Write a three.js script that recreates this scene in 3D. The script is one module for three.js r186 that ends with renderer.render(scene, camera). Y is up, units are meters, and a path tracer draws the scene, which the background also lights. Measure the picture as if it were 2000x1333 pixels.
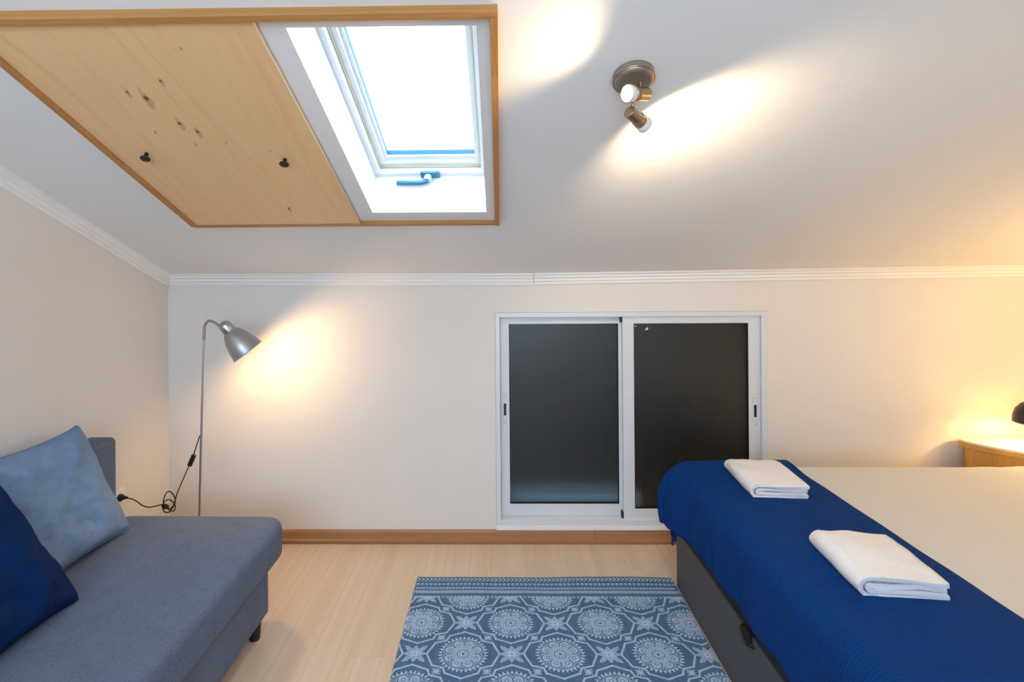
import * as THREE from 'three';
import { RoundedBoxGeometry } from 'three/addons/geometries/RoundedBoxGeometry.js';
import { mergeGeometries, mergeVertices } from 'three/addons/utils/BufferGeometryUtils.js';
import { ImprovedNoise } from 'three/addons/math/ImprovedNoise.js';

// ---------------------------------------------------------------- camera, sky, exposure
const scene = new THREE.Scene();
const EYE = [0, 1.594, 3.182];                       // metres; back wall is the plane z = 0, floor y = 0
const camera = new THREE.PerspectiveCamera(2 * Math.atan(666.5 / 1050) * 180 / Math.PI, 2000 / 1333, 0.05, 200);
camera.position.set(...EYE);
camera.rotation.order = 'YXZ';
camera.rotation.set(0, 0.018, -0.0075);
camera.setViewOffset(2000, 1333, 43, 131.5, 2000, 1333);   // shifted lens, verticals stay upright
scene.background = new THREE.Color().setRGB(0.65, 0.855, 1.10);   // even overcast sky
scene.backgroundIntensity = 9.5;
const renderer = new THREE.WebGLRenderer();
renderer.toneMapping = THREE.LinearToneMapping;
renderer.toneMappingExposure = 0.8;
renderer.shadowMap.enabled = true;

// ---------------------------------------------------------------- helpers
let seed = 7;
const rnd = () => { seed = (seed * 1664525 + 1013904223) >>> 0; return seed / 4294967296; };
const noise3 = new ImprovedNoise();
const N = (x, y, z = 0) => noise3.noise(x + 100.3, y + 57.7, z + 31.1);
const smooth = (a, b, x) => { const t = Math.min(1, Math.max(0, (x - a) / (b - a))); return t * t * (3 - 2 * t); };
const used = new Map();
function numbered(name) { const n = used.get(name) ?? 0; used.set(name, n + 1); return n ? `${name}_${String(n).padStart(3, '0')}` : name; }
function obj(name, geometry, material, parent = scene, pos, rot) {
  const g = Array.isArray(geometry) ? join(geometry) : geometry;
  const m = new THREE.Mesh(g, material); m.name = parent === scene ? numbered(name) : name;
  m.castShadow = m.receiveShadow = true;
  if (pos) m.position.set(...pos);
  if (rot) m.rotation.set(...rot);
  parent.add(m); return m;
}
function join(list) { return mergeGeometries(list.map((g) => { const h = g.index ? g.toNonIndexed() : g; for (const k of Object.keys(h.attributes)) if (!['position', 'normal', 'uv'].includes(k)) h.deleteAttribute(k); return h; })); }
function thing(name, label, category, pos = [0, 0, 0], group) {
  const o = new THREE.Group(); o.name = numbered(name); o.position.set(...pos); scene.add(o);
  o.userData = { label, category }; if (group) o.userData.group = group; return o;
}
function tag(o, label, category, group) { o.userData.label = label; o.userData.category = category; if (group) o.userData.group = group; return o; }
function structGroup(name, label) { const o = new THREE.Group(); o.name = numbered(name); scene.add(o); o.userData = { kind: 'structure', label }; return o; }
function struct(o, label) { o.userData.kind = 'structure'; o.userData.label = label; return o; }
// uv in metres by the axis that a face points along
function uvm(g, s = 1, ox = 0, oy = 0, turn = false) {
  if (g.index) g = g.toNonIndexed();
  if (!g.attributes.normal) g.computeVertexNormals();
  const p = g.attributes.position, n = g.attributes.normal, uv = new Float32Array(p.count * 2);
  for (let i = 0; i < p.count; i += 3) {
    let nx = 0, ny = 0, nz = 0;
    for (let k = 0; k < 3; k++) { nx += n.getX(i + k); ny += n.getY(i + k); nz += n.getZ(i + k); }
    nx = Math.abs(nx); ny = Math.abs(ny); nz = Math.abs(nz);
    for (let k = 0; k < 3; k++) {
      const x = p.getX(i + k), y = p.getY(i + k), z = p.getZ(i + k);
      let [u, v] = ny >= nx && ny >= nz ? [x, z] : nx >= nz ? [z, y] : [x, y];
      if (turn) [u, v] = [v, u];
      uv[(i + k) * 2] = u * s + ox; uv[(i + k) * 2 + 1] = v * s + oy;
    }
  }
  g.setAttribute('uv', new THREE.BufferAttribute(uv, 2)); return g;
}
const at = (g, x, y, z) => g.translate(x, y, z);
function span(x0, x1, y0, y1, z0, z1, r = 0) {
  const w = x1 - x0, h = y1 - y0, d = z1 - z0;
  const g = r ? new RoundedBoxGeometry(w, h, d, 3, r) : new THREE.BoxGeometry(w, h, d);
  return uvm(g.translate((x0 + x1) / 2, (y0 + y1) / 2, (z0 + z1) / 2));
}
function tube(points, r, seg = 64, rad = 10, closed = false) {
  return new THREE.TubeGeometry(new THREE.CatmullRomCurve3(points.map((p) => new THREE.Vector3(...p)), closed, 'centripetal'), seg, r, rad, closed);
}
const lathe = (pts, n = 48) => new THREE.LatheGeometry(pts.map((p) => new THREE.Vector2(...p)), n);
// closed shell over a grid: fn(i, j) in 0..1 -> [x, y, z]; the back lies th behind the normals
function sheet(fn, nu, nv, th, uvf) {
  const front = [], W = nu + 1, H = nv + 1;
  for (let j = 0; j < H; j++) for (let i = 0; i < W; i++) front.push(new THREE.Vector3(...fn(i / nu, j / nv)));
  const nor = front.map(() => new THREE.Vector3()), a = new THREE.Vector3(), b = new THREE.Vector3();
  for (let j = 0; j < nv; j++) for (let i = 0; i < nu; i++) {
    const q = [j * W + i, j * W + i + 1, (j + 1) * W + i + 1, (j + 1) * W + i];
    a.subVectors(front[q[2]], front[q[0]]); b.subVectors(front[q[3]], front[q[1]]); a.cross(b);
    for (const k of q) nor[k].add(a);
  }
  const pos = [], uv = [], idx = [];
  for (const side of [0, 1]) front.forEach((p, k) => {
    const n = nor[k].clone().normalize();
    pos.push(p.x - n.x * th * side, p.y - n.y * th * side, p.z - n.z * th * side);
    const t = uvf ? uvf((k % W) / nu, Math.floor(k / W) / nv) : [(k % W) / nu, Math.floor(k / W) / nv]; uv.push(...t);
  });
  const B = W * H, quad = (p, q, r, s) => idx.push(p, q, r, p, r, s);
  for (let j = 0; j < nv; j++) for (let i = 0; i < nu; i++) {
    const p = j * W + i, q = p + 1, r = p + W + 1, s = p + W;
    quad(p, q, r, s); quad(B + q, B + p, B + s, B + r);
  }
  for (let i = 0; i < nu; i++) { quad(i, B + i, B + i + 1, i + 1); const k = nv * W + i; quad(k + 1, B + k + 1, B + k, k); }
  for (let j = 0; j < nv; j++) { const k = j * W; quad(k + W, B + k + W, B + k, k); const m = k + nu; quad(m, B + m, B + m + W, m + W); }
  const g = new THREE.BufferGeometry();
  g.setAttribute('position', new THREE.Float32BufferAttribute(pos, 3)); g.setAttribute('uv', new THREE.Float32BufferAttribute(uv, 2)); g.setIndex(idx);
  g.computeVertexNormals(); return g;
}
// profile (2D points, counterclockwise) swept straight: p -> [p0, p1, t] mapped by put
function extrudeProfile(pts, len, bevel = 0) {
  const s = new THREE.Shape(pts.map((p) => new THREE.Vector2(...p)));
  return new THREE.ExtrudeGeometry(s, { depth: len, bevelEnabled: bevel > 0, bevelSize: bevel, bevelThickness: bevel, bevelSegments: 3, steps: 1, curveSegments: 12 });
}
function roundRect(w, h, r) {
  const s = new THREE.Shape(), x = -w / 2, y = -h / 2;
  s.moveTo(x + r, y); s.lineTo(x + w - r, y); s.absarc(x + w - r, y + r, r, -Math.PI / 2, 0); s.lineTo(x + w, y + h - r); s.absarc(x + w - r, y + h - r, r, 0, Math.PI / 2);
  s.lineTo(x + r, y + h); s.absarc(x + r, y + h - r, r, Math.PI / 2, Math.PI); s.lineTo(x, y + r); s.absarc(x + r, y + r, r, Math.PI, 1.5 * Math.PI); return s;
}
// slab with rounded plan corners and rolled edges: plan x by z, height y0..y1
function pad(x0, x1, y0, y1, z0, z1, corner, roll) {
  const g = new THREE.ExtrudeGeometry(roundRect(x1 - x0 - 2 * roll, z1 - z0 - 2 * roll, Math.max(0.002, corner - roll)), { depth: y1 - y0 - 2 * roll, bevelEnabled: true, bevelSize: roll, bevelThickness: roll, bevelSegments: 6, curveSegments: 10, steps: 4 });
  g.rotateX(-Math.PI / 2); g.translate((x0 + x1) / 2, y0 + roll, (z0 + z1) / 2); return g;
}
function soften(g) { g.deleteAttribute('uv'); g.deleteAttribute('normal'); g = mergeVertices(g, 1e-4); g.computeVertexNormals(); return g; }

// ---------------------------------------------------------------- textures
function data(size, fn, srgb = false) {
  const d = new Uint8Array(size * size * 4);
  for (let y = 0; y < size; y++) for (let x = 0; x < size; x++) {
    const c = fn(x / size, y / size), i = (y * size + x) * 4;
    for (let k = 0; k < 3; k++) d[i + k] = Math.max(0, Math.min(255, Math.round((Array.isArray(c) ? c[k] : c) * 255)));
    d[i + 3] = 255;
  }
  return finish(new THREE.DataTexture(d, size, size), srgb);
}
function finish(t, srgb) { t.wrapS = t.wrapT = THREE.RepeatWrapping; t.magFilter = THREE.LinearFilter; t.minFilter = THREE.LinearMipmapLinearFilter; if (srgb) t.colorSpace = THREE.SRGBColorSpace; t.needsUpdate = true; return t; }
const rep = (t, x, y = x) => { const c = t.clone(); c.repeat.set(x, y); c.needsUpdate = true; return c; };
// noise that tiles with period 1
const hash = (i, j, s) => { let h = (i * 374761393 + j * 668265263 + s * 974634777) | 0; h = Math.imul(h ^ (h >>> 13), 1274126177); return ((h ^ (h >>> 16)) >>> 0) / 4294967296; };
function tn(u, v, fx, fy, s = 0) {
  const x = u * fx, y = v * fy, i = Math.floor(x), j = Math.floor(y), a = x - i, b = y - j, sa = a * a * (3 - 2 * a), sb = b * b * (3 - 2 * b);
  const h = (p, q) => hash(((p % fx) + fx) % fx, ((q % fy) + fy) % fy, s);
  return (h(i, j) * (1 - sa) + h(i + 1, j) * sa) * (1 - sb) + (h(i, j + 1) * (1 - sa) + h(i + 1, j + 1) * sa) * sb;
}
const plasterTex = data(512, (u, v) => 0.5 * tn(u, v, 16, 16, 1) + 0.3 * tn(u, v, 60, 60, 2) + 0.2 * tn(u, v, 160, 160, 3));
const weaveTex = data(512, (u, v) => { const w = 0.5 + 0.25 * Math.sin(u * 2 * Math.PI * 64) * Math.sin(v * 2 * Math.PI * 64); return 0.5 * w + 0.5 * tn(u, v, 128, 128, 5); });
const heatherTex = data(512, (u, v) => { const t = 0.72 + 0.34 * (tn(u, v, 256, 90, 6) - 0.5) + 0.34 * (tn(u, v, 90, 256, 7) - 0.5) + 0.14 * (tn(u, v, 12, 12, 8) - 0.5) + 0.2; return [t, t, t]; }, false);
const terryTex = data(512, (u, v) => 0.6 * tn(u, v, 170, 170, 9) + 0.4 * tn(u, v, 60, 60, 10));
const ribTex = data(256, (u, v) => { const r = Math.abs(Math.sin(u * Math.PI * 8)) ** 0.8, w = 0.5 + 0.5 * Math.sin(v * 2 * Math.PI * 16); return 0.75 * r + 0.15 * w + 0.1 * tn(u, v, 100, 100, 4); });
const glassTex = data(512, (u, v) => 0.5 * tn(u, v, 70, 70, 12) + 0.5 * tn(u, v, 150, 150, 13));

function canvas(w, h, draw) { const c = document.createElement('canvas'); c.width = w; c.height = h; draw(c.getContext('2d'), w, h); return finish(new THREE.CanvasTexture(c), true); }
// long wood grain along v
function grainTex(w, h, base, dark, light, lines, figure) {
  return canvas(w, h, (g) => {
    g.fillStyle = base; g.fillRect(0, 0, w, h);
    for (let k = 0; k < 70; k++) { g.fillStyle = rnd() < 0.5 ? dark : light; g.globalAlpha = 0.03 + rnd() * 0.05; const x = rnd() * w, ww = 6 + rnd() * 60; g.fillRect(x, 0, ww, h); }
    for (let k = 0; k < lines; k++) {
      g.strokeStyle = rnd() < 0.7 ? dark : light; g.globalAlpha = 0.07 + rnd() * 0.2; g.lineWidth = 0.6 + rnd() * 1.6;
      const x = rnd() * w, y0 = rnd() * h, len = h * (0.08 + rnd() * 0.35), s = rnd() * 9;
      g.beginPath(); for (let t = 0; t <= 1; t += 0.05) { const xx = x + figure * N(t * 2 + s, k * 0.13) * 14; t ? g.lineTo(xx, y0 + t * len) : g.moveTo(xx, y0); } g.stroke();
    }
    for (let k = 0; k < 9 * figure; k++) {               // cathedral figure
      const x = rnd() * w, y = rnd() * h, ww = 20 + rnd() * 26, hh = 120 + rnd() * 200;
      g.strokeStyle = dark; g.lineWidth = 1.2;
      for (let q = 1; q < 6; q++) { g.globalAlpha = 0.2; g.beginPath(); g.moveTo(x - ww * q / 5, y + hh); g.quadraticCurveTo(x - ww * q / 9, y - hh * q / 6, x, y - hh * q / 5); g.quadraticCurveTo(x + ww * q / 9, y - hh * q / 6, x + ww * q / 5, y + hh); g.stroke(); }
    }
    g.globalAlpha = 1;
  });
}
const laminateTex = grainTex(1024, 2048, '#dac1a5', '#bb946b', '#ecdac3', 900, 1);
const oakTex = grainTex(256, 1024, '#c08648', '#8a5626', '#d9a466', 420, 1);
const skirtTex = grainTex(256, 1024, '#a9764f', '#84542f', '#bf8e68', 260, 0.5);
const honeyTex = grainTex(256, 1024, '#dba552', '#b57c2e', '#ecc27c', 260, 0.6);
// birch plywood, 0.78 x 1.18 m, u across, v down the slope (v = 0 at the lower edge)
const KNOTS = [];
const plyTex = canvas(1000, 1500, (g, w, h) => {
  g.fillStyle = '#efc48f'; g.fillRect(0, 0, w, h);
  for (let k = 0; k < 60; k++) {
    g.globalAlpha = 0.025 + rnd() * 0.04; g.strokeStyle = rnd() < 0.6 ? '#c08a52' : '#f0d6ac'; g.lineWidth = 6 + rnd() * 26; const x = rnd() * w * 1.2 - w * 0.1, s = rnd() * 20;
    g.beginPath(); for (let t = 0; t <= 1.01; t += 0.04) { const xx = x + N(t * 1.6 + s, k * 0.3) * 150; t ? g.lineTo(xx, t * h) : g.moveTo(xx, 0); } g.stroke();
  }
  for (let k = 0; k < 420; k++) {
    g.globalAlpha = 0.03 + rnd() * 0.06; g.strokeStyle = '#a87848'; g.lineWidth = 0.7 + rnd(); const x = rnd() * w, y = rnd() * h, l = 60 + rnd() * 320, s = rnd() * 20;
    g.beginPath(); for (let t = 0; t <= 1.01; t += 0.1) { const xx = x + N(t + s, k * 0.21) * 26; t ? g.lineTo(xx, y + t * l) : g.moveTo(xx, y); } g.stroke();
  }
  g.globalAlpha = 0.22; g.strokeStyle = '#a5713e'; g.lineWidth = 2.5;      // wavy line near the lower edge
  g.beginPath(); for (let t = 0; t <= 1.01; t += 0.02) { const yy = h - 120 + N(t * 6, 3.3) * 60; t ? g.lineTo(t * w, yy) : g.moveTo(0, yy); } g.stroke();
  // knots: [u, v from the lower edge, size]
  for (const [u, v, r] of [[0.343, 0.771, 9], [0.398, 0.746, 17], [0.517, 0.811, 9], [0.444, 0.638, 13], [0.492, 0.599, 12], [0.639, 0.129, 12], [0.69, 0.919, 4], [0.582, 0.545, 4], [0.431, 0.537, 5], [0.76, 0.5, 4], [0.3, 0.6, 5]]) {
    const x = u * w, y = h - v * h;
    g.globalAlpha = 0.25; g.fillStyle = '#8a5a38'; g.beginPath(); g.ellipse(x, y + r * 1.6, r * 0.9, r * 2.4, 0.3, 0, 7); g.fill();
    g.globalAlpha = 0.75; g.fillStyle = '#5b3a22'; g.beginPath(); g.ellipse(x, y, r * 0.55, r * 0.9, 0.4, 0, 7); g.fill();
    g.globalAlpha = 0.16; g.fillStyle = '#8f5f38'; for (let q = 0; q < 5; q++) { g.beginPath(); g.ellipse(x + (rnd() - 0.5) * r, y - r * (rnd() * 3 - 1), r * (0.15 + 0.25 * rnd()), r * (1 + rnd() * 2), 0.25 + rnd() * 0.2, 0, 7); g.fill(); }
  }
  g.globalAlpha = 1;
});
// printed rug, 1.32 x 1.96 m
const RUG = { x0: -0.441, w: 1.32, z0: 0.376, len: 1.96 };
const rugTex = canvas(1380, 2048, (g, W, Hh) => {
  const k = W / RUG.w, BASE = '#46678a', LIGHT = '#b9cbe2', MID = '#6f8fb2';
  g.scale(k, Hh / RUG.len);
  g.fillStyle = BASE; g.fillRect(0, 0, 2, 2);
  const line = (pts, w, c = LIGHT) => { g.strokeStyle = c; g.lineWidth = w; g.lineJoin = 'round'; g.beginPath(); pts.forEach((p, i) => (i ? g.lineTo(...p) : g.moveTo(...p))); g.stroke(); };
  const ring = (x, y, r, w, c) => { g.strokeStyle = c; g.lineWidth = w; g.beginPath(); g.arc(x, y, r, 0, 7); g.stroke(); };
  const disc = (x, y, r, c) => { g.fillStyle = c; g.beginPath(); g.arc(x, y, r, 0, 7); g.fill(); };
  const zig = (a, b) => {                                // line with short teeth
    line([a, b], 0.0055); const L = Math.hypot(b[0] - a[0], b[1] - a[1]), n = Math.round(L / 0.0095), ux = (b[0] - a[0]) / L, uy = (b[1] - a[1]) / L;
    for (let i = 0; i <= n; i++) { const x = a[0] + ux * L * i / n, y = a[1] + uy * L * i / n; line([[x - uy * 0.0055, y + ux * 0.0055], [x + uy * 0.0055, y - ux * 0.0055]], 0.0042); }
  };
  const medallion = (x, y) => {
    g.fillStyle = LIGHT; g.beginPath();
    for (let i = 0; i < 68; i++) { const a = i * Math.PI / 34, r = i % 2 ? 0.107 : 0.088; g.lineTo(x + r * Math.cos(a), y + r * Math.sin(a)); } g.closePath(); g.fill();
    g.fillStyle = '#5f80a3'; g.beginPath(); g.arc(x, y, 0.090, 0, 7); g.fill();
    for (let i = 0; i < 8; i++) {
      const a = (i + 0.5) * Math.PI / 4, px = x + 0.061 * Math.cos(a), py = y + 0.061 * Math.sin(a);
      disc(px, py, 0.0285, LIGHT); ring(px, py, 0.0225, 0.0055, BASE);
      disc(px - 0.004 * Math.cos(a), py - 0.004 * Math.sin(a), 0.0165, MID); ring(px - 0.004 * Math.cos(a), py - 0.004 * Math.sin(a), 0.0125, 0.0035, LIGHT); disc(px - 0.004 * Math.cos(a), py - 0.004 * Math.sin(a), 0.005, LIGHT);
    }
    disc(x, y, 0.047, LIGHT); ring(x, y, 0.041, 0.003, MID);
    for (let i = 0; i < 20; i++) disc(x + 0.034 * Math.cos(i * Math.PI / 10), y + 0.034 * Math.sin(i * Math.PI / 10), 0.003, MID);
    ring(x, y, 0.025, 0.004, BASE); for (let i = 0; i < 10; i++) disc(x + 0.016 * Math.cos(i * Math.PI / 5), y + 0.016 * Math.sin(i * Math.PI / 5), 0.0028, BASE);
    disc(x, y, 0.007, BASE);
  };
  const flower = (x, y, s) => {
    for (let i = 0; i < 8; i++) {
      const a = i * Math.PI / 4 + Math.PI / 8 * 0, L = s * (i % 2 ? 1.28 : 0.9);
      g.save(); g.translate(x, y); g.rotate(a); g.fillStyle = MID; g.strokeStyle = LIGHT; g.lineWidth = s * 0.085;
      g.beginPath(); g.moveTo(s * 0.12, 0); g.quadraticCurveTo(L * 0.55, s * 0.34, L, 0); g.quadraticCurveTo(L * 0.55, -s * 0.34, s * 0.12, 0); g.fill(); g.stroke();
      g.beginPath(); g.moveTo(s * 0.2, 0); g.lineTo(L * 0.75, 0); g.stroke(); g.restore();
    }
    disc(x, y, s * 0.16, LIGHT); disc(x, y, s * 0.07, BASE);
  };
  const DX = 0.2025, DY = 0.199, X0 = 0.074, Y0 = 0.168;
  for (let j = 0; j <= 10; j++) for (let i = -1; i <= 7; i++) {
    const x = X0 + i * DX, y = Y0 + j * DY;
    if ((i + j) % 2 !== 0) {
      medallion(x, y);
      for (const sx of [-1, 1]) for (const sy of [-1, 1]) {
        const p = [[0, 0.136], [0.066, 0.108], [0.077, 0.079], [0.122, 0.067], [0.152, 0]].map(([a, b]) => [x + sx * a, y + sy * b]);
        for (let q = 0; q < 4; q++) zig(p[q], p[q + 1]);
      }
    } else flower(x, y, 0.05);
    flower(x + DX / 2, y + DY / 2, 0.019);
  }
  for (const y of [0, RUG.len - 0.16]) {                 // end border: bands of chevrons, dots and a pale stripe
    g.save(); if (y) { g.translate(0, RUG.len); g.scale(1, -1); }
    g.fillStyle = BASE; g.fillRect(0, 0, RUG.w, 0.165);
    const row = (y0, y1, f) => { for (let x = 0.012; x < RUG.w - 0.006; x += f.step) f(x, (y0 + y1) / 2, (y1 - y0) / 2); };
    row(0.008, 0.036, Object.assign((x, c, h) => line([[x - 0.009, c - h], [x + 0.007, c], [x - 0.009, c + h]], 0.006), { step: 0.021 }));
    line([[0, 0.042], [RUG.w, 0.042]], 0.003, '#4a6680');
    row(0.05, 0.076, Object.assign((x, c) => { disc(x, c, 0.0085, LIGHT); ring(x, c, 0.0045, 0.003, MID); }, { step: 0.022 }));
    line([[0, 0.084], [RUG.w, 0.084]], 0.004, '#4a6680');
    row(0.09, 0.106, Object.assign((x, c, h) => line([[x + 0.008, c - h], [x - 0.005, c], [x + 0.008, c + h]], 0.0055), { step: 0.0165 }));
    line([[0, 0.112], [RUG.w, 0.112]], 0.003, '#4a6680');
    g.fillStyle = MID; g.fillRect(0, 0.116, RUG.w, 0.026); row(0.118, 0.140, Object.assign((x, c) => { disc(x, c - 0.005, 0.0045, LIGHT); disc(x + 0.006, c + 0.005, 0.0045, LIGHT); }, { step: 0.0125 }));
    line([[0, 0.15], [RUG.w, 0.15]], 0.004, '#4a6680');
    g.restore();
    g.save(); if (y) { g.translate(0, RUG.len); g.scale(1, -1); }
    row(0.163, 0.182, Object.assign((x, c, h) => line([[x - 0.006, c - h], [x + 0.006, c], [x - 0.006, c + h]], 0.005), { step: 0.02 })); g.restore();
  }
  g.globalAlpha = 0.10;                                  // woven threads
  for (let y = 0; y < RUG.len; y += 0.0042) { g.fillStyle = rnd() < 0.5 ? '#2e4358' : '#d8e4f2'; g.fillRect(0, y, RUG.w, 0.0017); }
  for (let x = 0; x < RUG.w; x += 0.0042) { g.fillStyle = rnd() < 0.5 ? '#2e4358' : '#d8e4f2'; g.fillRect(x, 0, 0.0017, RUG.len); }
  g.globalAlpha = 1;
});

// ---------------------------------------------------------------- materials
const mat = (o) => new THREE.MeshStandardMaterial(o), phys = (o) => new THREE.MeshPhysicalMaterial(o);
const M = {
  wall: mat({ color: '#e6dfd7', roughness: 0.85, bumpMap: rep(plasterTex, 2), bumpScale: 0.0006 }),
  ceiling: mat({ color: '#ebe9e6', roughness: 0.8, bumpMap: rep(plasterTex, 1.4), bumpScale: 0.0006 }),
  crown: mat({ color: '#f0eeea', roughness: 0.6 }),
  laminate: mat({ map: laminateTex, roughness: 0.42, bumpMap: rep(plasterTex, 4), bumpScale: 0.00015 }),
  slab: mat({ color: '#8d8478', roughness: 0.9 }),
  skirt: mat({ map: rep(skirtTex, 3, 0.8), roughness: 0.4 }),
  oak: mat({ map: rep(oakTex, 4, 1), roughness: 0.5 }),
  ply: mat({ map: plyTex, roughness: 0.55 }),
  plyEdge: mat({ color: '#e3cba6', roughness: 0.7 }),
  alu: mat({ color: '#dcdfe3', roughness: 0.32 }),
  pane: phys({ color: new THREE.Color().setRGB(0.84, 0.92, 0.97), roughness: 0.35, ior: 1.5, transmission: 1, thickness: 0.006, specularIntensity: 0.3, bumpMap: rep(glassTex, 2.4), bumpScale: 0.00025 }),
  eavesTimber: mat({ color: '#6a5644', roughness: 0.9, bumpMap: rep(plasterTex, 3), bumpScale: 0.001 }),
  paleBoard: mat({ color: '#a9c6d6', roughness: 0.8 }),
  black: mat({ color: '#151516', roughness: 0.5 }),
  sky: phys({ color: '#ffffff', roughness: 0, transmission: 1, thickness: 0, ior: 1.3 }),
  white: mat({ color: '#eceded', roughness: 0.5 }),
  cream: mat({ color: '#d9cba6', roughness: 0.6 }),
  zinc: mat({ color: '#8ea3ad', roughness: 0.55, metalness: 0.3 }),
  lever: mat({ color: '#3f7f9d', roughness: 0.35, metalness: 0.35 }),
  leverLight: mat({ color: '#cfe0e8', roughness: 0.35, metalness: 0.3 }),
  gasket: mat({ color: '#24608c', roughness: 0.6 }),
  steel: phys({ color: '#b4b7ba', roughness: 0.3, metalness: 1, anisotropy: 0.5 }),
  nickel: mat({ color: '#b79f82', roughness: 0.28, metalness: 1 }),
  nickelDark: mat({ color: '#a0968a', roughness: 0.36, metalness: 0.75 }),
  bulb: mat({ color: '#fff6e0', emissive: '#ffdfae', emissiveIntensity: 3.2, roughness: 0.4 }),
  bulbDim: mat({ color: '#fff6e0', emissive: '#ffdfae', emissiveIntensity: 2, roughness: 0.4 }),
  bulbRim: mat({ color: '#e8e2da', roughness: 0.4 }),
  sofa: mat({ color: new THREE.Color().setRGB(0.125, 0.162, 0.25), map: rep(heatherTex, 2.2), roughness: 0.95, bumpMap: rep(weaveTex, 6), bumpScale: 0.0012 }),
  pillowBlue: mat({ color: new THREE.Color().setRGB(0.19, 0.30, 0.49), map: rep(heatherTex, 4), roughness: 0.95, bumpMap: rep(weaveTex, 7), bumpScale: 0.001 }),
  navy: phys({ specularIntensity: 0.25, color: new THREE.Color().setRGB(0.002, 0.022, 0.10), map: rep(heatherTex, 5), roughness: 0.9, bumpMap: rep(weaveTex, 7), bumpScale: 0.0008 }),
  plastic: mat({ color: '#1c1a1a', roughness: 0.45 }),
  throw: phys({ specularIntensity: 0.25, color: new THREE.Color().setRGB(0.001, 0.036, 0.175), roughness: 0.9, bumpMap: rep(ribTex, 10, 10), bumpScale: 0.0032, sheen: 0.06, sheenColor: '#2a5fae', sheenRoughness: 0.5 }),
  throwPlain: mat({ color: new THREE.Color().setRGB(0.006, 0.04, 0.17), roughness: 0.9 }),
  towel: mat({ color: '#eceaec', roughness: 0.95, bumpMap: rep(terryTex, 5), bumpScale: 0.002 }),
  linen: mat({ color: '#d3d1cc', roughness: 0.85, bumpMap: rep(weaveTex, 8), bumpScale: 0.0004 }),
  bedBase: mat({ color: '#4c4b4e', roughness: 0.6, bumpMap: rep(weaveTex, 6), bumpScale: 0.0004 }),
  bedBlack: mat({ color: '#101012', roughness: 0.8 }),
  rug: mat({ map: rugTex, roughness: 0.95, bumpMap: rep(weaveTex, 10), bumpScale: 0.0012 }),
  rugBack: mat({ color: '#b8b2a4', roughness: 0.95 }),
  honey: mat({ map: rep(honeyTex, 2, 0.8), roughness: 0.45 }),
  cabinetTop: mat({ color: '#efe9db', roughness: 0.35 }),
  shadeBlack: mat({ color: '#232425', roughness: 0.35 }),
};

// ---------------------------------------------------------------- room shell
const LEFT = -1.985, RIGHT = 3.25, FRONT = 4.8, TOP = 3.0;
const SLOPE = Math.atan(0.397), SC = Math.cos(SLOPE), SS = Math.sin(SLOPE), EAVE = 1.577;
const V_TOP = (TOP - EAVE) / SS;                          // slope length up to the flat part
const DAY = { x0: -1.6, x1: 0.95, y0: 0.98, y1: 2.6 };         // large window behind the camera
const OPEN = { x0: -0.577, x1: -0.058, v0: 0.802, v1: 1.8625 };
const sag = (x) => (x < 0.2 ? 0.010 * (0.2 - x) / 2.185 : 0.024 * (x - 0.2) / 2.85);   // the eave is not quite level

{ // floor: laminate boards on a slab
  const fl = structGroup('floor', 'pale beech laminate floor laid in long boards');
  obj('slab', span(LEFT - 0.12, RIGHT + 0.12, -0.15, -0.0125, -0.12, FRONT + 0.12), M.slab, fl);
  const PW = 0.192, PL = 1.28, gap = 0.0004, cache = new Map();
  const plank = (w, l, variant) => {
    const key = [w.toFixed(3), l.toFixed(3), variant].join();
    if (!cache.has(key)) {
      const g = uvm(new THREE.BoxGeometry(w - gap, 0.012, l - gap)), uv = g.attributes.uv;
      for (let i = 0; i < uv.count; i++) uv.setXY(i, uv.getX(i) * 0.9 + variant * 0.237, uv.getY(i) * 0.42 + variant * 0.31);
      cache.set(key, g);
    }
    return cache.get(key);
  };
  let col = 0;
  for (let x = LEFT; x < RIGHT - 0.001; x += PW, col++) {
    const w = Math.min(PW, RIGHT - x); let z = 0, l = [0.62, 1.28, 0.3, 0.95][col % 4];
    while (z < FRONT - 0.001) { l = Math.min(l, FRONT - z); obj('plank', plank(w, l, Math.floor(rnd() * 7)), M.laminate, fl, [x + w / 2, -0.006, z + l / 2]); z += l; l = PL; }
  }
}
{ // walls
  const T = 0.12, WX0 = -0.03, WX1 = 1.562, WY0 = 0.082, WY1 = 1.364;   // opening for the sliding window
  struct(obj('wall_back', [span(LEFT - T, WX0, -0.15, 1.7, -T, 0), span(WX1, RIGHT + T, -0.15, 1.7, -T, 0), span(WX0, WX1, WY1, 1.7, -T, 0), span(WX0, WX1, -0.15, WY0, -T, 0)], M.wall), 'low cream painted knee wall under the sloping ceiling');
  const side = (x) => uvm(extrudeProfile([[-T, -0.15], [FRONT + T, -0.15], [FRONT + T, TOP + 0.15], [(TOP - EAVE) / 0.397, TOP + 0.15], [-T, EAVE + 0.1]], T).rotateY(-Math.PI / 2).translate(x + T, 0, 0));
  struct(obj('wall_left', side(LEFT - T), M.wall), 'cream painted gable wall beside the sofa');
  struct(obj('wall_right', side(RIGHT), M.wall), 'cream painted wall at the head of the bed');
  const F = FRONT, D = DAY;
  struct(obj('wall_front', [span(LEFT - T, D.x0, -0.15, TOP + 0.15, F, F + T), span(D.x1, RIGHT + T, -0.15, TOP + 0.15, F, F + T), span(D.x0, D.x1, D.y1, TOP + 0.15, F, F + T), span(D.x0, D.x1, -0.15, D.y0, F, F + T)], M.wall), 'cream painted tall wall facing the knee wall');
}
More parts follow.
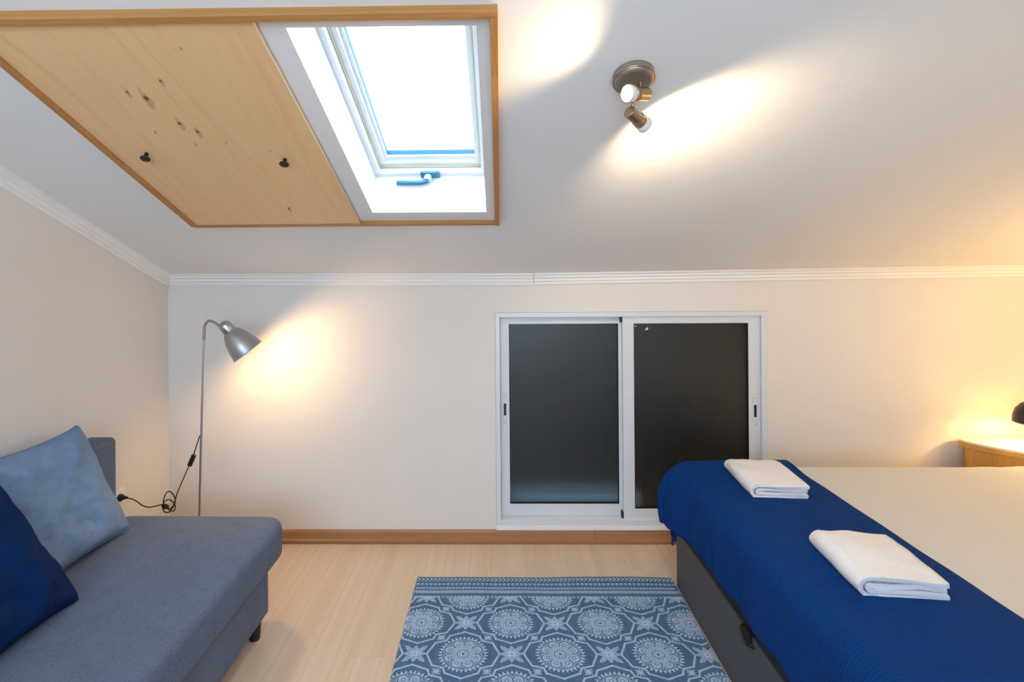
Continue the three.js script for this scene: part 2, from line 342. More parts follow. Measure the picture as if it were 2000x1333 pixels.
// ceiling: slope frame with x across, y up through the roof, z up the slope
function slopeGroup(o) { o.position.set(0, EAVE, 0); o.rotation.x = -SLOPE; return o; }
{
  const th = 0.2;
  const hexa = (x0, x1, v0, v1) => {
    const g = new THREE.BoxGeometry(x1 - x0, th, v1 - v0).translate((x0 + x1) / 2, th / 2, (v0 + v1) / 2), p = g.attributes.position;
    for (let i = 0; i < p.count; i++) p.setY(i, p.getY(i) + sag(p.getX(i)));
    g.computeVertexNormals(); return uvm(g);
  };
  const A = LEFT - 0.12, B = RIGHT + 0.12, v0 = -0.12, v1 = V_TOP;
  const slope = [hexa(A, OPEN.x0, v0, v1), hexa(OPEN.x1, 0.2, v0, v1), hexa(0.2, B, v0, v1), hexa(OPEN.x0, OPEN.x1, v0, OPEN.v0), hexa(OPEN.x0, OPEN.x1, OPEN.v1, v1)];
  const c = structGroup('ceiling', 'white painted sloping attic ceiling with a skylight well');
  const s = obj('slope', slope, M.ceiling, c); slopeGroup(s);
  obj('flat', span(A, B, TOP, TOP + 0.2, V_TOP * SC - 0.06, FRONT + 0.12), M.ceiling, c);
}
{ // crown moulding: back wall in two lengths that meet at an open joint, left wall up the slope
  const prof = [[0, 0], [0.012, 0], [0.013, 0.014], [0.021, 0.019], [0.022, 0.033], [0.032, 0.040], [0.033, 0.050], [0.044, 0.058], [0.046, 0.066], [0.046, 0.074], [0, 0.074]];
  const run = (x0, y0, x1, y1) => {
    const g = extrudeProfile(prof, 1).rotateY(-Math.PI / 2), p = g.attributes.position;      // profile (out, up) -> z, y ; length -> -x
    g.scale(1, 1, 1); for (let i = 0; i < p.count; i++) { const t = -p.getX(i); p.setXYZ(i, x0 + t * (x1 - x0), p.getY(i) + y0 + t * (y1 - y0), p.getZ(i)); }
    g.computeVertexNormals(); return uvm(g);
  };
  const t1 = structGroup('trim_1', 'white stepped crown moulding along the knee wall');
  obj('moulding', run(LEFT, 1.543, 0.197, 1.526), M.crown, t1); obj('moulding', run(0.2, 1.529, RIGHT, 1.559), M.crown, t1);
  const t2 = structGroup('trim_2', 'white stepped crown moulding rising along the gable wall');
  const g = extrudeProfile(prof, V_TOP - 0.02), s = obj('moulding', uvm(g.translate(0, -0.052, 0.01)), M.crown, t2); slopeGroup(s); s.position.x = LEFT; s.position.y += 0.002;
}
{ // low eaves void behind the sliding window, with a pale board on its floor
  const e = structGroup('wall_eaves', 'timber lined eaves void behind the frosted sliding window');
  obj('lining', [span(-0.5, 2.05, -0.15, 0.07, -2.4, -0.12), span(-0.5, 2.05, 1.45, 1.52, -2.4, -0.12), span(-0.5, 2.05, -0.15, 1.52, -2.45, -2.4), span(-0.55, -0.5, -0.15, 1.52, -2.45, -0.12), span(2.05, 2.1, -0.15, 1.52, -2.45, -0.12)], M.eavesTimber, e);
  const b = obj('insulation_board', span(0.0, 0.86, 0.0705, 0.225, -0.32, -0.15, 0.006), M.paleBoard); tag(b, 'pale blue board lying in the eaves behind the frosted pane', 'board');
}
{ // skirting boards
  const prof = [[0, 0], [0.018, 0], [0.019, 0.008], [0.0225, 0.012], [0.0225, 0.021], [0.017, 0.025], [0.012, 0.028], [0.012, 0.070], [0.008, 0.077], [0, 0.079]];
  const board = (len) => uvm(extrudeProfile(prof, len), 1, 0, 0, false);
  const back = structGroup('baseboard_back', 'brown wood skirting board along the knee wall');
  for (const [x0, x1] of [[LEFT, 0.5495], [0.5505, RIGHT]]) obj('board', uvm(extrudeProfile(prof, x1 - x0).rotateY(-Math.PI / 2), 1, 0.3, 0, true), M.skirt, back, [x1, 0, 0]);
  const left = structGroup('baseboard_left', 'brown wood skirting board along the gable wall');
  obj('board', board(FRONT - 0.025), M.skirt, left, [LEFT, 0, 0.024]);
}

// ---------------------------------------------------------------- sliding window in the knee wall
{
  const w = structGroup('window_1', 'white aluminium sliding window with dark frosted panes in the knee wall');
  const X0 = -0.029, X1 = 1.561, Y0 = 0.107, Y1 = 1.363, zF = 0.012;
  const ring = (x0, x1, y0, y1, l, r, b, t, z0, z1, rad = 0.002) => [span(x0, x0 + l, y0, y1, z0, z1, rad), span(x1 - r, x1, y0, y1, z0, z1, rad), span(x0 + l - 0.001, x1 - r + 0.001, y0, y0 + b, z0, z1, rad), span(x0 + l - 0.001, x1 - r + 0.001, y1 - t, y1, z0, z1, rad)];
  obj('frame', ring(X0, X1, Y0, Y1, 0.027, 0.034, 0.034, 0.028, -0.09, zF), M.alu, w);
  obj('track', [span(X0 + 0.02, X1 - 0.02, Y0 + 0.01, Y0 + 0.024, -0.088, 0.0), span(X0 + 0.02, X1 - 0.02, Y1 - 0.02, Y1 - 0.01, -0.088, 0.0)], M.black, w);
  const sill = span(X0 - 0.003, X1 + 0.003, 0.081, Y0, -0.1, 0.017, 0.003); { const p = sill.attributes.position; for (let i = 0; i < p.count; i++) p.setZ(i, p.getZ(i) + 0.003 * N(p.getX(i) * 40, p.getY(i) * 60)); }
  obj('sill', sill, M.white, w);
  const sash = (x0, x1, y0, y1, l, r, b, t, z0, z1, hx, hy) => {
    const s = new THREE.Group(); s.name = 'sash'; w.add(s);
    obj('sash_frame', ring(x0, x1, y0, y1, l, r, b, t, z0, z1), M.alu, s);
    obj('gasket', ring(x0 + l - 0.001, x1 - r + 0.001, y0 + b - 0.001, y1 - t + 0.001, 0.004, 0.004, 0.004, 0.004, z0 + 0.006, z1 - 0.004, 0), M.black, s);
    obj('pane', span(x0 + l - 0.004, x1 - r + 0.004, y0 + b - 0.004, y1 - t + 0.004, z0 + 0.008, z0 + 0.014), M.pane, s);
    obj('handle', [span(hx - 0.012, hx + 0.012, hy - 0.1, hy + 0.1, z1 - 0.001, z1 + 0.003, 0.0012), span(hx - 0.0065, hx + 0.0065, hy - 0.045, hy + 0.045, z1 + 0.001, z1 + 0.0042)], M.alu, s);
    obj('finger_slot', span(hx - 0.0075, hx + 0.0075, hy - 0.036, hy + 0.036, z1 + 0.002, z1 + 0.0048, 0.001), M.black, s);
    for (const d of [-0.078, 0.078]) obj('screw', new THREE.CylinderGeometry(0.0035, 0.0035, 0.003, 14).rotateX(Math.PI / 2).translate(hx, hy + d, z1 + 0.003), M.zinc, s);
    return s;
  };
  sash(-0.001, 0.75, 0.142, 1.334, 0.054, 0.045, 0.070, 0.044, -0.075, -0.042, 0.026, 0.78);
  sash(0.722, 1.526, 0.128, 1.347, 0.066, 0.068, 0.072, 0.054, -0.034, -0.003, 1.494, 0.776);
  obj('interlock_gap', [span(0.712, 0.7225, 1.300, 1.335, -0.05, -0.006), span(0.712, 0.7225, 0.142, 0.178, -0.05, -0.006)], M.black, w);  // black blocks stand in for the shaded gap where the sashes overlap
  for (const [x, y, r] of [[0.801, 1.277, 0.007], [0.868, 1.259, 0.011], [0.87, 1.268, 0.004]]) obj('paint_chip', new THREE.CylinderGeometry(r, r * 0.8, 0.0015, 7).rotateX(Math.PI / 2).scale(1, 0.42, 1).rotateZ(0.5).translate(x, y, -0.0188), M.white, w);
}

{ // tall daylight window in the wall behind the camera
  const w = structGroup('window_3', 'large white framed daylight window in the tall wall'), { x0, x1, y0, y1 } = DAY, xm = (x0 + x1) / 2, z0 = FRONT + 0.03, z1 = FRONT + 0.09;
  obj('frame', [span(x0, x0 + 0.05, y0, y1, z0, z1), span(x1 - 0.05, x1, y0, y1, z0, z1), span(x0, x1, y0, y0 + 0.05, z0, z1), span(x0, x1, y1 - 0.05, y1, z0, z1), span(xm - 0.03, xm + 0.03, y0, y1, z0, z1)], M.alu, w);
  for (const [a, b] of [[x0 + 0.05, xm - 0.03], [xm + 0.03, x1 - 0.05]]) obj('pane', span(a, b, y0 + 0.05, y1 - 0.05, z0 + 0.028, z0 + 0.032), M.sky, w);
}

// ---------------------------------------------------------------- skylight, its oak surround and the sliding plywood shutter
{
  const w = slopeGroup(structGroup('window_2', 'skylight with white timber frame and lever handle at the top of its well'));
  const { x0, x1, v0, v1 } = OPEN;
  const ring = (i0, i1, y0, y1, e = [1, 1, 1, 1], rad = 0.002) => {    // inset i0..i1 from the opening, e scales per side (left, right, low, high)
    const a = [x0 + i0 * e[0], x1 - i0 * e[1], v0 + i0 * e[2], v1 - i0 * e[3]], b = [x0 + i1 * e[0], x1 - i1 * e[1], v0 + i1 * e[2], v1 - i1 * e[3]];
    return [span(a[0], b[0], y0, y1, a[2], a[3], rad), span(b[1], a[1], y0, y1, a[2], a[3], rad), span(b[0] - 0.001, b[1] + 0.001, y0, y1, a[2], b[2], rad), span(b[0] - 0.001, b[1] + 0.001, y0, y1, b[3], a[3], rad)];
  };
  obj('frame', ring(-0.045, 0.022, 0.196, 0.275), M.white, w);
  const s = new THREE.Group(); s.name = 'sash'; w.add(s);
  obj('sash_frame', ring(0.026, 0.05, 0.236, 0.29), M.white, s);
  obj('sash_side', ring(0.0225, 0.0275, 0.226, 0.29, [1, 1, 1, 1], 0), M.cream, s);
  obj('glazing_bead', ring(0.048, 0.064, 0.252, 0.288, [1, 0.7, 1.2, 1]), M.white, s);
  obj('gasket', ring(0.062, 0.0652, 0.262, 0.286, [1, 0.7, 1.2, 1], 0), M.gasket, s);
  obj('pane', span(x0 + 0.06, x1 - 0.042, 0.277, 0.281, v0 + 0.07, v1 - 0.06), M.sky, s);
  obj('metal_strip', [span(x0 + 0.0215, x0 + 0.0235, 0.224, 0.262, v0 + 0.22, v1 - 0.03), span(x1 - 0.0235, x1 - 0.0215, 0.224, 0.262, v0 + 0.1, v1 - 0.2), span(x0 + 0.03, x1 - 0.03, 0.224, 0.236, v0 + 0.0215, v0 + 0.0235)], M.zinc, s);
  const h = new THREE.Group(); h.name = 'handle'; w.add(h); h.position.set(-0.318, 0.19, v0 + 0.02); h.scale.setScalar(1.35);
  obj('plate', new RoundedBoxGeometry(0.066, 0.012, 0.034, 4, 0.005), M.lever, h);
  obj('boss', new THREE.CylinderGeometry(0.013, 0.014, 0.02, 24).translate(-0.008, -0.014, 0), M.leverLight, h);
  obj('lever', tube([[-0.008, -0.024, 0], [-0.025, -0.03, -0.002], [-0.06, -0.03, -0.004], [-0.115, -0.028, -0.006]], 0.0075, 40, 12).scale(1, 1, 1), M.lever, h);
}
{
  const o = thing('skylight_surround', 'rectangular oak batten frame on the ceiling around the skylight and plywood shutter', 'frame'); slopeGroup(o);
  const X0 = -1.445, X1 = 0.0, V0 = 0.703, V1 = 1.93, D = 0.032, W = 0.021;
  const rail = (g) => obj('rail', g, M.oak, o);
  const y = (a) => sag(a) - 0.0005;
  rail(uvm(new THREE.BoxGeometry(X1 - X0, D, W).translate((X0 + X1) / 2, y(-0.7) - D / 2 + 0.003, V1 - W / 2), 1, 0, 0, true));
  rail(uvm(new THREE.BoxGeometry(X1 - X0, D * 0.7, W).translate((X0 + X1) / 2, y(-0.7) - D * 0.35 + 0.003, V0 + W / 2), 1, 0, 0.4, true));
  rail(uvm(new THREE.BoxGeometry(W, D, V1 - V0 - 2 * W).translate(X0 + W / 2, y(X0) - D / 2 + 0.002, (V0 + V1) / 2)));
  rail(uvm(new THREE.BoxGeometry(W, D, V1 - V0 - 2 * W).translate(X1 - W / 2, y(X1) - D / 2 + 0.002, (V0 + V1) / 2), 1, 0.2, 0.3));
  obj('filler', new RoundedBoxGeometry(0.016, 0.02, 0.018, 2, 0.005).translate(X1 - 0.009, y(0) - 0.014, V1 - W - 0.001), M.bulbRim, o);
  // sliding shutter
  const p = thing('plywood_shutter', 'knotty birch plywood sliding shutter with two black knobs', 'panel'); slopeGroup(p);
  const a = -1.4225, b = -0.652, c = V0 + W + 0.002, d = V1 - W - 0.002, g = new THREE.BoxGeometry(b - a, 0.010, d - c), q = g.attributes.position, uv = g.attributes.uv;
  for (let i = 0; i < q.count; i++) uv.setXY(i, q.getX(i) / (b - a) + 0.5, q.getZ(i) / (d - c) + 0.5);
  const yB = sag(-1) - 0.013;
  obj('board', g.translate((a + b) / 2, yB, (c + d) / 2), M.ply, p);
  obj('edge_band', new THREE.BoxGeometry(0.0025, 0.0108, d - c).translate(b + 0.001, yB, (c + d) / 2), M.plyEdge, p);
  for (const [x, v] of [[-1.299, 1.309], [-0.803, 1.262]]) obj('knob', lathe([[0, 0], [0.0065, 0], [0.006, -0.012], [0.0075, -0.017], [0.0165, -0.021], [0.0175, -0.025], [0.015, -0.028], [0, -0.029]], 28), M.black, p, [x, yB - 0.005, v]);
}

// ---------------------------------------------------------------- ceiling spotlight with two heads
{
  const base = new THREE.Vector3(0.409, EAVE + 1.6635 * SS + sag(0.409) * SC, 1.6635 * SC);
  const o = thing('ceiling_spotlight', 'brushed nickel ceiling spotlight with two swivel heads, both bulbs lit', 'lamp', base.toArray());
  const b = obj('base', lathe([[0, -0.03], [0.045, -0.03], [0.056, -0.027], [0.061, -0.020], [0.0625, -0.004], [0.0625, 0.004], [0, 0.004]], 64), M.nickelDark, o); b.rotation.x = -SLOPE;
  const rim = obj('rim', new THREE.TorusGeometry(0.0605, 0.0035, 10, 64).rotateX(Math.PI / 2).translate(0, -0.019, 0), M.nickel, o); rim.rotation.x = -SLOPE;
  const heads = [
    { back: [0.449, 2.130, 1.560], dir: [-0.80, -0.14, 0.50], aim: [-0.72, -0.42, 0.55], stem: [0.428, 2.158, 1.556], k: 1.25, cone: 76 },
    { back: [0.398, 2.088, 1.530], dir: [0.72, -0.34, -0.55], aim: [0.756, -0.487, -0.435], stem: [0.404, 2.155, 1.528], k: 2.5, cone: 85 },
  ];
  for (const h of heads) {
    const g = new THREE.Group(); g.name = 'head'; o.add(g);
    const dir = new THREE.Vector3(...h.dir).normalize(); g.position.set(...h.back).sub(base);
    g.quaternion.setFromUnitVectors(new THREE.Vector3(0, 1, 0), dir);
    obj('body', lathe([[0, 0], [0.017, 0], [0.0195, 0.003], [0.0195, 0.042], [0.0225, 0.046], [0.0225, 0.049], [0.0205, 0.051], [0.0225, 0.053], [0.0225, 0.056], [0.0205, 0.058], [0.0235, 0.060], [0.0235, 0.064], [0.018, 0.066], [0, 0.066]], 40), M.nickel, g);
    obj('collar', lathe([[0.016, 0.065], [0.0235, 0.066], [0.0262, 0.080], [0.0262, 0.087], [0.0235, 0.088]], 40), M.bulbRim, g);
    obj('bulb', lathe([[0, 0.084], [0.0236, 0.084], [0.0236, 0.088], [0.018, 0.0905], [0, 0.092]], 40), M.bulb, g);
    const tip = new THREE.Vector3(...h.back).addScaledVector(dir, 0.03).sub(base), st = new THREE.Vector3(...h.stem).sub(base);
    obj('stem', tube([[st.x, st.y + 0.012, st.z], [(st.x * 2 + tip.x) / 3, (st.y * 2 + tip.y) / 3, (st.z * 2 + tip.z) / 3], tip.toArray()], 0.0055, 16, 10), M.nickel, o);
    const L = new THREE.SpotLight('#ffe4b8', h.k, 0, h.cone * Math.PI / 180, h.cone > 80 ? 0.4 : 0.25, 2), P = new THREE.Vector3(...h.back).addScaledVector(dir, 0.098);
    L.position.copy(P); L.target.position.copy(P).add(new THREE.Vector3(...h.aim)); L.castShadow = true; L.shadow.radius = 1.2; scene.add(L, L.target);
  }
}

// ---------------------------------------------------------------- floor lamp behind the sofa
{
  const Zl = 0.38, XL = -1.60, o = thing('floor_lamp', 'slim steel floor lamp with tilted bell shade behind the sofa', 'lamp', [XL, 0, Zl]);
  obj('base', lathe([[0, 0], [0.118, 0], [0.12, 0.004], [0.118, 0.012], [0.02, 0.02], [0.012, 0.03], [0, 0.03]], 56), M.steel, o);
  obj('pole', tube([[0, 0.02, 0], [0.021, 0.68, 0], [0.042, 1.27, 0]], 0.0058, 24, 14), M.steel, o);
  obj('gooseneck', tube([[0.042, 1.255, 0], [0.043, 1.29, 0], [0.048, 1.332, 0], [0.066, 1.356, 0], [0.094, 1.350, -0.002], [0.122, 1.330, -0.003], [0.145, 1.312, -0.004]], 0.0072, 48, 12), M.nickelDark, o);
  const ax = new THREE.Vector3(0.56, -0.77, -0.2).normalize(), s = new THREE.Group(); s.name = 'shade'; o.add(s);
  s.position.set(0.134, 1.350, -0.004); s.quaternion.setFromUnitVectors(new THREE.Vector3(0, 1, 0), ax);
  obj('cap', lathe([[0, 0], [0.014, 0.002], [0.027, 0.012], [0.0325, 0.026], [0.0325, 0.066], [0.028, 0.068]], 48), M.steel, s);
  obj('bell', lathe([[0.029, 0.063], [0.036, 0.066], [0.047, 0.078], [0.058, 0.10], [0.069, 0.131], [0.077, 0.163], [0.083, 0.200], [0.087, 0.202], [0.087, 0.206], [0.0815, 0.204], [0.0755, 0.165], [0.0675, 0.133], [0.0565, 0.102], [0.0455, 0.081], [0.029, 0.069]], 64), M.steel, s);
  obj('bulb', new THREE.SphereGeometry(0.028, 24, 18).translate(0, 0.174, 0), M.bulb, s);
  const zc = (zx, zy, dz = 0) => { const k = 1 - dz / 2.8, x = -1.586 + (zx - 1424) * 0.00032, y = 0.352 + (1250 - zy) * 0.00032; return [x * k - XL, 1.594 + (y - 1.594) * k, dz]; };
  obj('cord', [tube([zc(1428, 0, 0.006), zc(1380, 140, 0.01), zc(1325, 310, 0.01)], 0.003, 24, 8),
    tube([zc(1240, 505, 0.01), zc(1135, 740), zc(1035, 975), zc(1010, 1060, 0.006), zc(985, 1140, 0.012), zc(930, 1195), zc(850, 1195, -0.01), zc(815, 1120, -0.01), zc(845, 975), zc(905, 915, 0.01), zc(965, 950, 0.01), zc(1012, 1050), zc(995, 1140, -0.012), zc(900, 1260, 0), zc(830, 1250, 0.012), zc(805, 1150, 0.012), zc(850, 1070, 0.01), zc(905, 1052), zc(965, 1085, -0.01), zc(1012, 1160, -0.008), zc(990, 1235), zc(920, 1230, 0.012), zc(850, 1140, 0.015), zc(780, 1135, 0.01), zc(690, 1158, 0.015), zc(560, 1177, 0.02), zc(470, 1150, 0.03), zc(370, 1082, 0.04), zc(290, 1042, 0.05), zc(225, 1030, 0.058)], 0.003, 320, 8)], M.plastic, o);
  obj('cord_tie', new THREE.TorusGeometry(0.013, 0.007, 8, 20).rotateX(0.6).translate(...zc(845, 1165)), M.plastic, o);
  obj('switch', new RoundedBoxGeometry(0.022, 0.064, 0.016, 3, 0.004), M.plastic, o, zc(1292, 405, 0.012), [0, 0, -0.42]);
  obj('plug', lathe([[0, 0], [0.019, 0], [0.019, 0.012], [0.012, 0.02], [0.008, 0.032], [0.005, 0.045], [0, 0.045]], 24), M.plastic, o, [LEFT + 0.012 - XL, zc(110, 1020, 0.06)[1], 0.06], [0, 0, -Math.PI / 2]);
  const L = new THREE.PointLight('#ffd398', 1.15, 0, 2); L.castShadow = true; L.shadow.radius = 1.3;
  L.position.set(XL + 0.134, 1.350, Zl - 0.004).addScaledVector(ax, 0.198); scene.add(L);
}
{
  const o = thing('wall_socket', 'white wall socket low on the gable wall behind the sofa', 'socket', [LEFT, 0.452, 0.44]);
  obj('plate', new RoundedBoxGeometry(0.012, 0.082, 0.082, 3, 0.004).translate(0.006, 0, 0), M.white, o);
}

// ---------------------------------------------------------------- sofa with two scatter cushions
{
  const o = thing('sofa', 'grey blue fabric sofa bed with deep seat along the gable wall', 'sofa', [-1.5, 0, 1.7]);
  const L = (g) => uvm(soften(g)).translate(1.5, 0, -1.7);
  const seat = soften(pad(-1.845, -1.018, 0.262, 0.458, 0.625, 2.75, 0.1, 0.045)), p = seat.attributes.position;
  for (let i = 0; i < p.count; i++) {
    const x = p.getX(i), y = p.getY(i), z = p.getZ(i);
    if (y > 0.4) p.setY(i, y + 0.006 * N(x * 3, z * 3) - 0.004 * smooth(0.25, 0, z - 0.625));
    if (y < 0.32) p.setX(i, x - 0.012 * smooth(0.32, 0.26, y) * smooth(-1.2, -1.05, x));
  }
  seat.computeVertexNormals(); obj('seat', uvm(seat).translate(1.5, 0, -1.7), M.sofa, o);
  obj('backrest', L(pad(-1.982, -1.842, 0.1, 0.826, 0.625, 2.75, 0.03, 0.025)), M.sofa, o);
  obj('base', L(pad(-1.95, -1.045, 0.085, 0.268, 0.775, 2.62, 0.03, 0.012)), M.sofa, o);
  for (const [x, z] of [[-1.085, 0.845], [-1.9, 0.845], [-1.085, 2.54], [-1.9, 2.54]]) obj('leg', lathe([[0, 0], [0.022, 0], [0.028, 0.09], [0, 0.09]], 24), M.plastic, o, [x + 1.5, 0, z - 1.7]);
}
function cushion(name, label, corner, along, up, w, h, t, material, wob) {
  const A = new THREE.Vector3(...along).normalize(), U = new THREE.Vector3(...up).normalize(), Nn = new THREE.Vector3().crossVectors(U, A).normalize(), C = new THREE.Vector3(...corner);
  const n = 44, parts = [];
  for (const s of [1, -1]) {
    const g = new THREE.PlaneGeometry(2, 2, n, n), p = g.attributes.position, uv = g.attributes.uv;
    for (let i = 0; i < p.count; i++) {
      const u = p.getX(i), v = p.getY(i), e = Math.pow(Math.max(0, (1 - u ** 4) * (1 - v ** 4)), 0.42);
      const pin = 0.075, x = u * (1 - pin * (1 - v * v)) , y = v * (1 - pin * (1 - u * u));
      const crease = wob * 0.03 * N(u * 2.2 + 5 * s, v * 2.2, wob) * e + wob * 0.012 * N(u * 5, v * 5 + 3 * s, 2) * e;
      const q = new THREE.Vector3().addScaledVector(A, (x + 1) * w / 2).addScaledVector(U, (y + 1) * h / 2).addScaledVector(Nn, s * (t * e + 0.003) + crease);
      p.setXYZ(i, q.x, q.y, q.z); uv.setXY(i, u * w / 2, v * h / 2);
    }
    if (s < 0) { const idx = g.index.array; for (let i = 0; i < idx.length; i += 3) [idx[i], idx[i + 1]] = [idx[i + 1], idx[i]]; }
    g.computeVertexNormals(); parts.push(g);
  }
  const o = thing(name, label, 'cushion', corner);
  obj('cover', parts, material, o);
  const edge = []; for (let k = 0; k < 4; k++) for (let i = 0; i < 10; i++) { const t0 = -1 + i / 5, [u, v] = [[t0, -1], [1, t0], [-t0, 1], [-1, -t0]][k]; const x = u * (1 - 0.075 * (1 - v * v)), y = v * (1 - 0.075 * (1 - u * u)); edge.push(new THREE.Vector3().addScaledVector(A, (x + 1) * w / 2).addScaledVector(U, (y + 1) * h / 2).toArray()); }
  obj('seam', tube(edge, 0.0042, 160, 8, true), material, o);
  return o;
}
cushion('scatter_cushion', 'light blue woven square cushion leaning on the sofa backrest', [-1.675, 0.458, 0.80], [0, 0, 1], [-0.21, 0.47, 0.02], 0.53, 0.515, 0.075, M.pillowBlue, 0.9);
cushion('scatter_cushion', 'plain navy square cushion leaning in front of the light blue one', [-1.495, 0.458, 1.315], [0.02, 0, 1], [-0.26, 0.47, 0.06], 0.52, 0.52, 0.08, M.navy, 1.1);

// ---------------------------------------------------------------- rug
{
  const nu = 90, nv = 130;
  const g = sheet((i, j) => {
    const x = RUG.x0 + i * RUG.w + (i < 0.02 || i > 0.98 ? 0.002 * N(j * 30, i * 4) : 0), z = RUG.z0 + RUG.len - j * RUG.len;
    const wave = 0.0022 * N(x * 5, z * 5) + 0.006 * Math.exp(-(((z - 0.70) / 0.03) ** 2)) * smooth(-0.1, -0.44, x) + 0.004 * Math.exp(-(((z - 0.39) / 0.05) ** 2)) * smooth(0.1, 0.5, x) * smooth(0.9, 0.6, x);
    return [x, 0.0085 + Math.max(-0.001, wave), z];
  }, nu, nv, 0.006, (i, j) => [i, j]);
  const r = obj('rug', g, M.rug); tag(r, 'flat woven blue rug with pale medallion pattern beside the bed', 'rug');
}

// ---------------------------------------------------------------- bed: base, mattress, duvet, throw, towels
const BED = { x0: 0.885, x1: 2.98, z0: 0.44, z1: 2.06, top: 0.615 };
{
  const o = thing('bed_base', 'dark grey upholstered bed base with black lifting handle', 'bed', [1.9, 0, 1.25]);
  const L = (g) => g.translate(-1.9, 0, -1.25);
  obj('foot_panel', L(uvm(pad(BED.x0, BED.x0 + 0.03, 0.004, 0.296, BED.z0, BED.z1, 0.008, 0.006))), M.bedBase, o);
  for (const z of [BED.z0, BED.z1 - 0.03]) obj('side_panel', L(uvm(pad(BED.x0 + 0.03, BED.x1, 0.004, 0.318, z, z + 0.03, 0.008, 0.006))), M.bedBase, o);
  obj('head_panel', L(uvm(pad(BED.x1 - 0.03, BED.x1, 0.004, 0.318, BED.z0 + 0.03, BED.z1 - 0.03, 0.008, 0.006))), M.bedBase, o);
  obj('platform', L(span(BED.x0 + 0.004, BED.x1 - 0.012, 0.297, 0.345, BED.z0 + 0.012, BED.z1 - 0.012, 0.004)), M.bedBlack, o);  // black mattress support; its colour also paints in the shadow gap under the throw hem
  obj('handle', L(join([span(0.866, 0.886, 0.272, 0.312, 1.215, 1.262, 0.005), tube([[0.884, 0.304, 1.2], [0.866, 0.306, 1.215], [0.862, 0.29, 1.238], [0.866, 0.272, 1.262], [0.884, 0.27, 1.275]], 0.005, 24, 8)])), M.bedBlack, o);
  const m = obj('mattress', uvm(pad(BED.x0 + 0.05, BED.x1, 0.346, 0.585, BED.z0 + 0.02, BED.z1 - 0.02, 0.07, 0.04)), M.linen); tag(m, 'white mattress under the duvet on the dark grey base', 'mattress');
  // drape over a box corner: distances past the foot edge and past the far and near edges
  const drape = (dx, dz, top, r, flare) => {
    const h = Math.hypot(dx, dz), d = (dx ** 4 + dz ** 4) ** 0.25; if (h < 1e-6) return [0, top, 0];
    const a = d / r, out = a < Math.PI / 2 ? r * Math.sin(a) : r, drop = a < Math.PI / 2 ? r * (1 - Math.cos(a)) : r + (d - r * Math.PI / 2);
    const c = Math.abs(2 * dx * dz) / (h * h), o2 = out + flare * c * smooth(0, 0.24, d) * (1 - 0.5 * smooth(0.28, 0.42, d));
    return [o2 * dx / h, top - drop, o2 * dz / h];
  };
  const duv = sheet((i, j) => {
    const x = 0.945 - 0.02 + i * (BED.x1 - 0.925), zf = BED.z0 + 0.045, zn = BED.z1 - 0.045, span_ = zn - zf + 0.36, t = zn + 0.18 - j * span_;
    const dz = t < zf ? t - zf : t > zn ? t - zn : 0, q = drape(0, Math.abs(dz), BED.top, 0.05, 0);
    const wr = 0.004 * N(x * 2.5, t * 3) + 0.0035 * N(x * 7 + t * 3, t * 2) * smooth(1.6, 2.6, x) + 0.012 * Math.abs(N(x * 9 - t * 7, t * 2.5)) * smooth(2.1, 2.6, x);
    return [x, q[1] + wr + 0.003, (dz < 0 ? zf : dz > 0 ? zn : t) + Math.sign(dz) * q[2]];
  }, 120, 110, 0.02, (i, j) => [i * 2, j * 2]);
  tag(obj('duvet', duv, M.linen), 'smooth off-white duvet spread over the bed', 'duvet');
  // throw
  const XT = 1.412, xe = 0.94, ze = BED.z0 + 0.06, zn = BED.z1 - 0.05, drop = 0.315, far = 0.41, near = 0.22;
  const UT = XT - xe + drop, VT = zn - ze + far + near;
  const throwPoint = (i, j) => {
    const u = i * UT, dx = Math.max(0, u - (XT - xe)), t = zn + near - j * VT, dzf = Math.max(0, ze - t), dzn = Math.max(0, t - zn), dz = dzf - dzn;
    const puff = 0.014 * Math.exp(-(((t - ze - 0.03) / 0.09) ** 2)) * (1 - smooth(0.3, 0.6, u));
    const q = drape(dx, Math.abs(dz), BED.top + 0.022 + puff, 0.07, 0.075);
    const lift = 0.06 * smooth(0, 0.24, dx) * Math.exp(-(((t - ze) / (t > ze ? 0.15 : 0.12)) ** 2)), down = smooth(0.05, 0.3, dx), fold = down * (0.016 * N(t * 6, 1.3) + 0.008 * N(t * 15, dx * 4)) ;
    const zz = (dzf ? ze : dzn ? zn : t) - Math.sign(dz) * q[2];
    return [(dx > 0 ? xe : XT - u) - q[0] - fold - lift, q[1] + 0.003 * N(u * 6, t * 5) + 0.02 * down * N(t * 2.2, 4), zz + 0.01 * down * N(t * 9, dx * 5)];
  };
  const th = thing('throw_blanket', 'ribbed royal blue throw blanket draped over the foot of the bed', 'blanket', [0.94, 0, 1.25]);
  const tg = sheet(throwPoint, 90, 220, 0.011, (i, j) => [j * VT * 1, i * UT * 1]);
  obj('cloth', tg.translate(-0.94, 0, -1.25), M.throw, th);
  for (let k = 0; k < 26; k++) {                          // knotted fringe along the far end
    const p = throwPoint(0.30 + 0.70 * k / 25, 1), s = 0.004 * (rnd() - 0.5);
    obj('tassel', tube([[p[0], p[1] + 0.006, p[2]], [p[0] + s, p[1] - 0.012, p[2] - 0.002], [p[0] + 2 * s, p[1] - 0.045, p[2] + s]], 0.0045, 8, 7).translate(-0.94, 0, -1.25), M.throwPlain, th);
  }
}
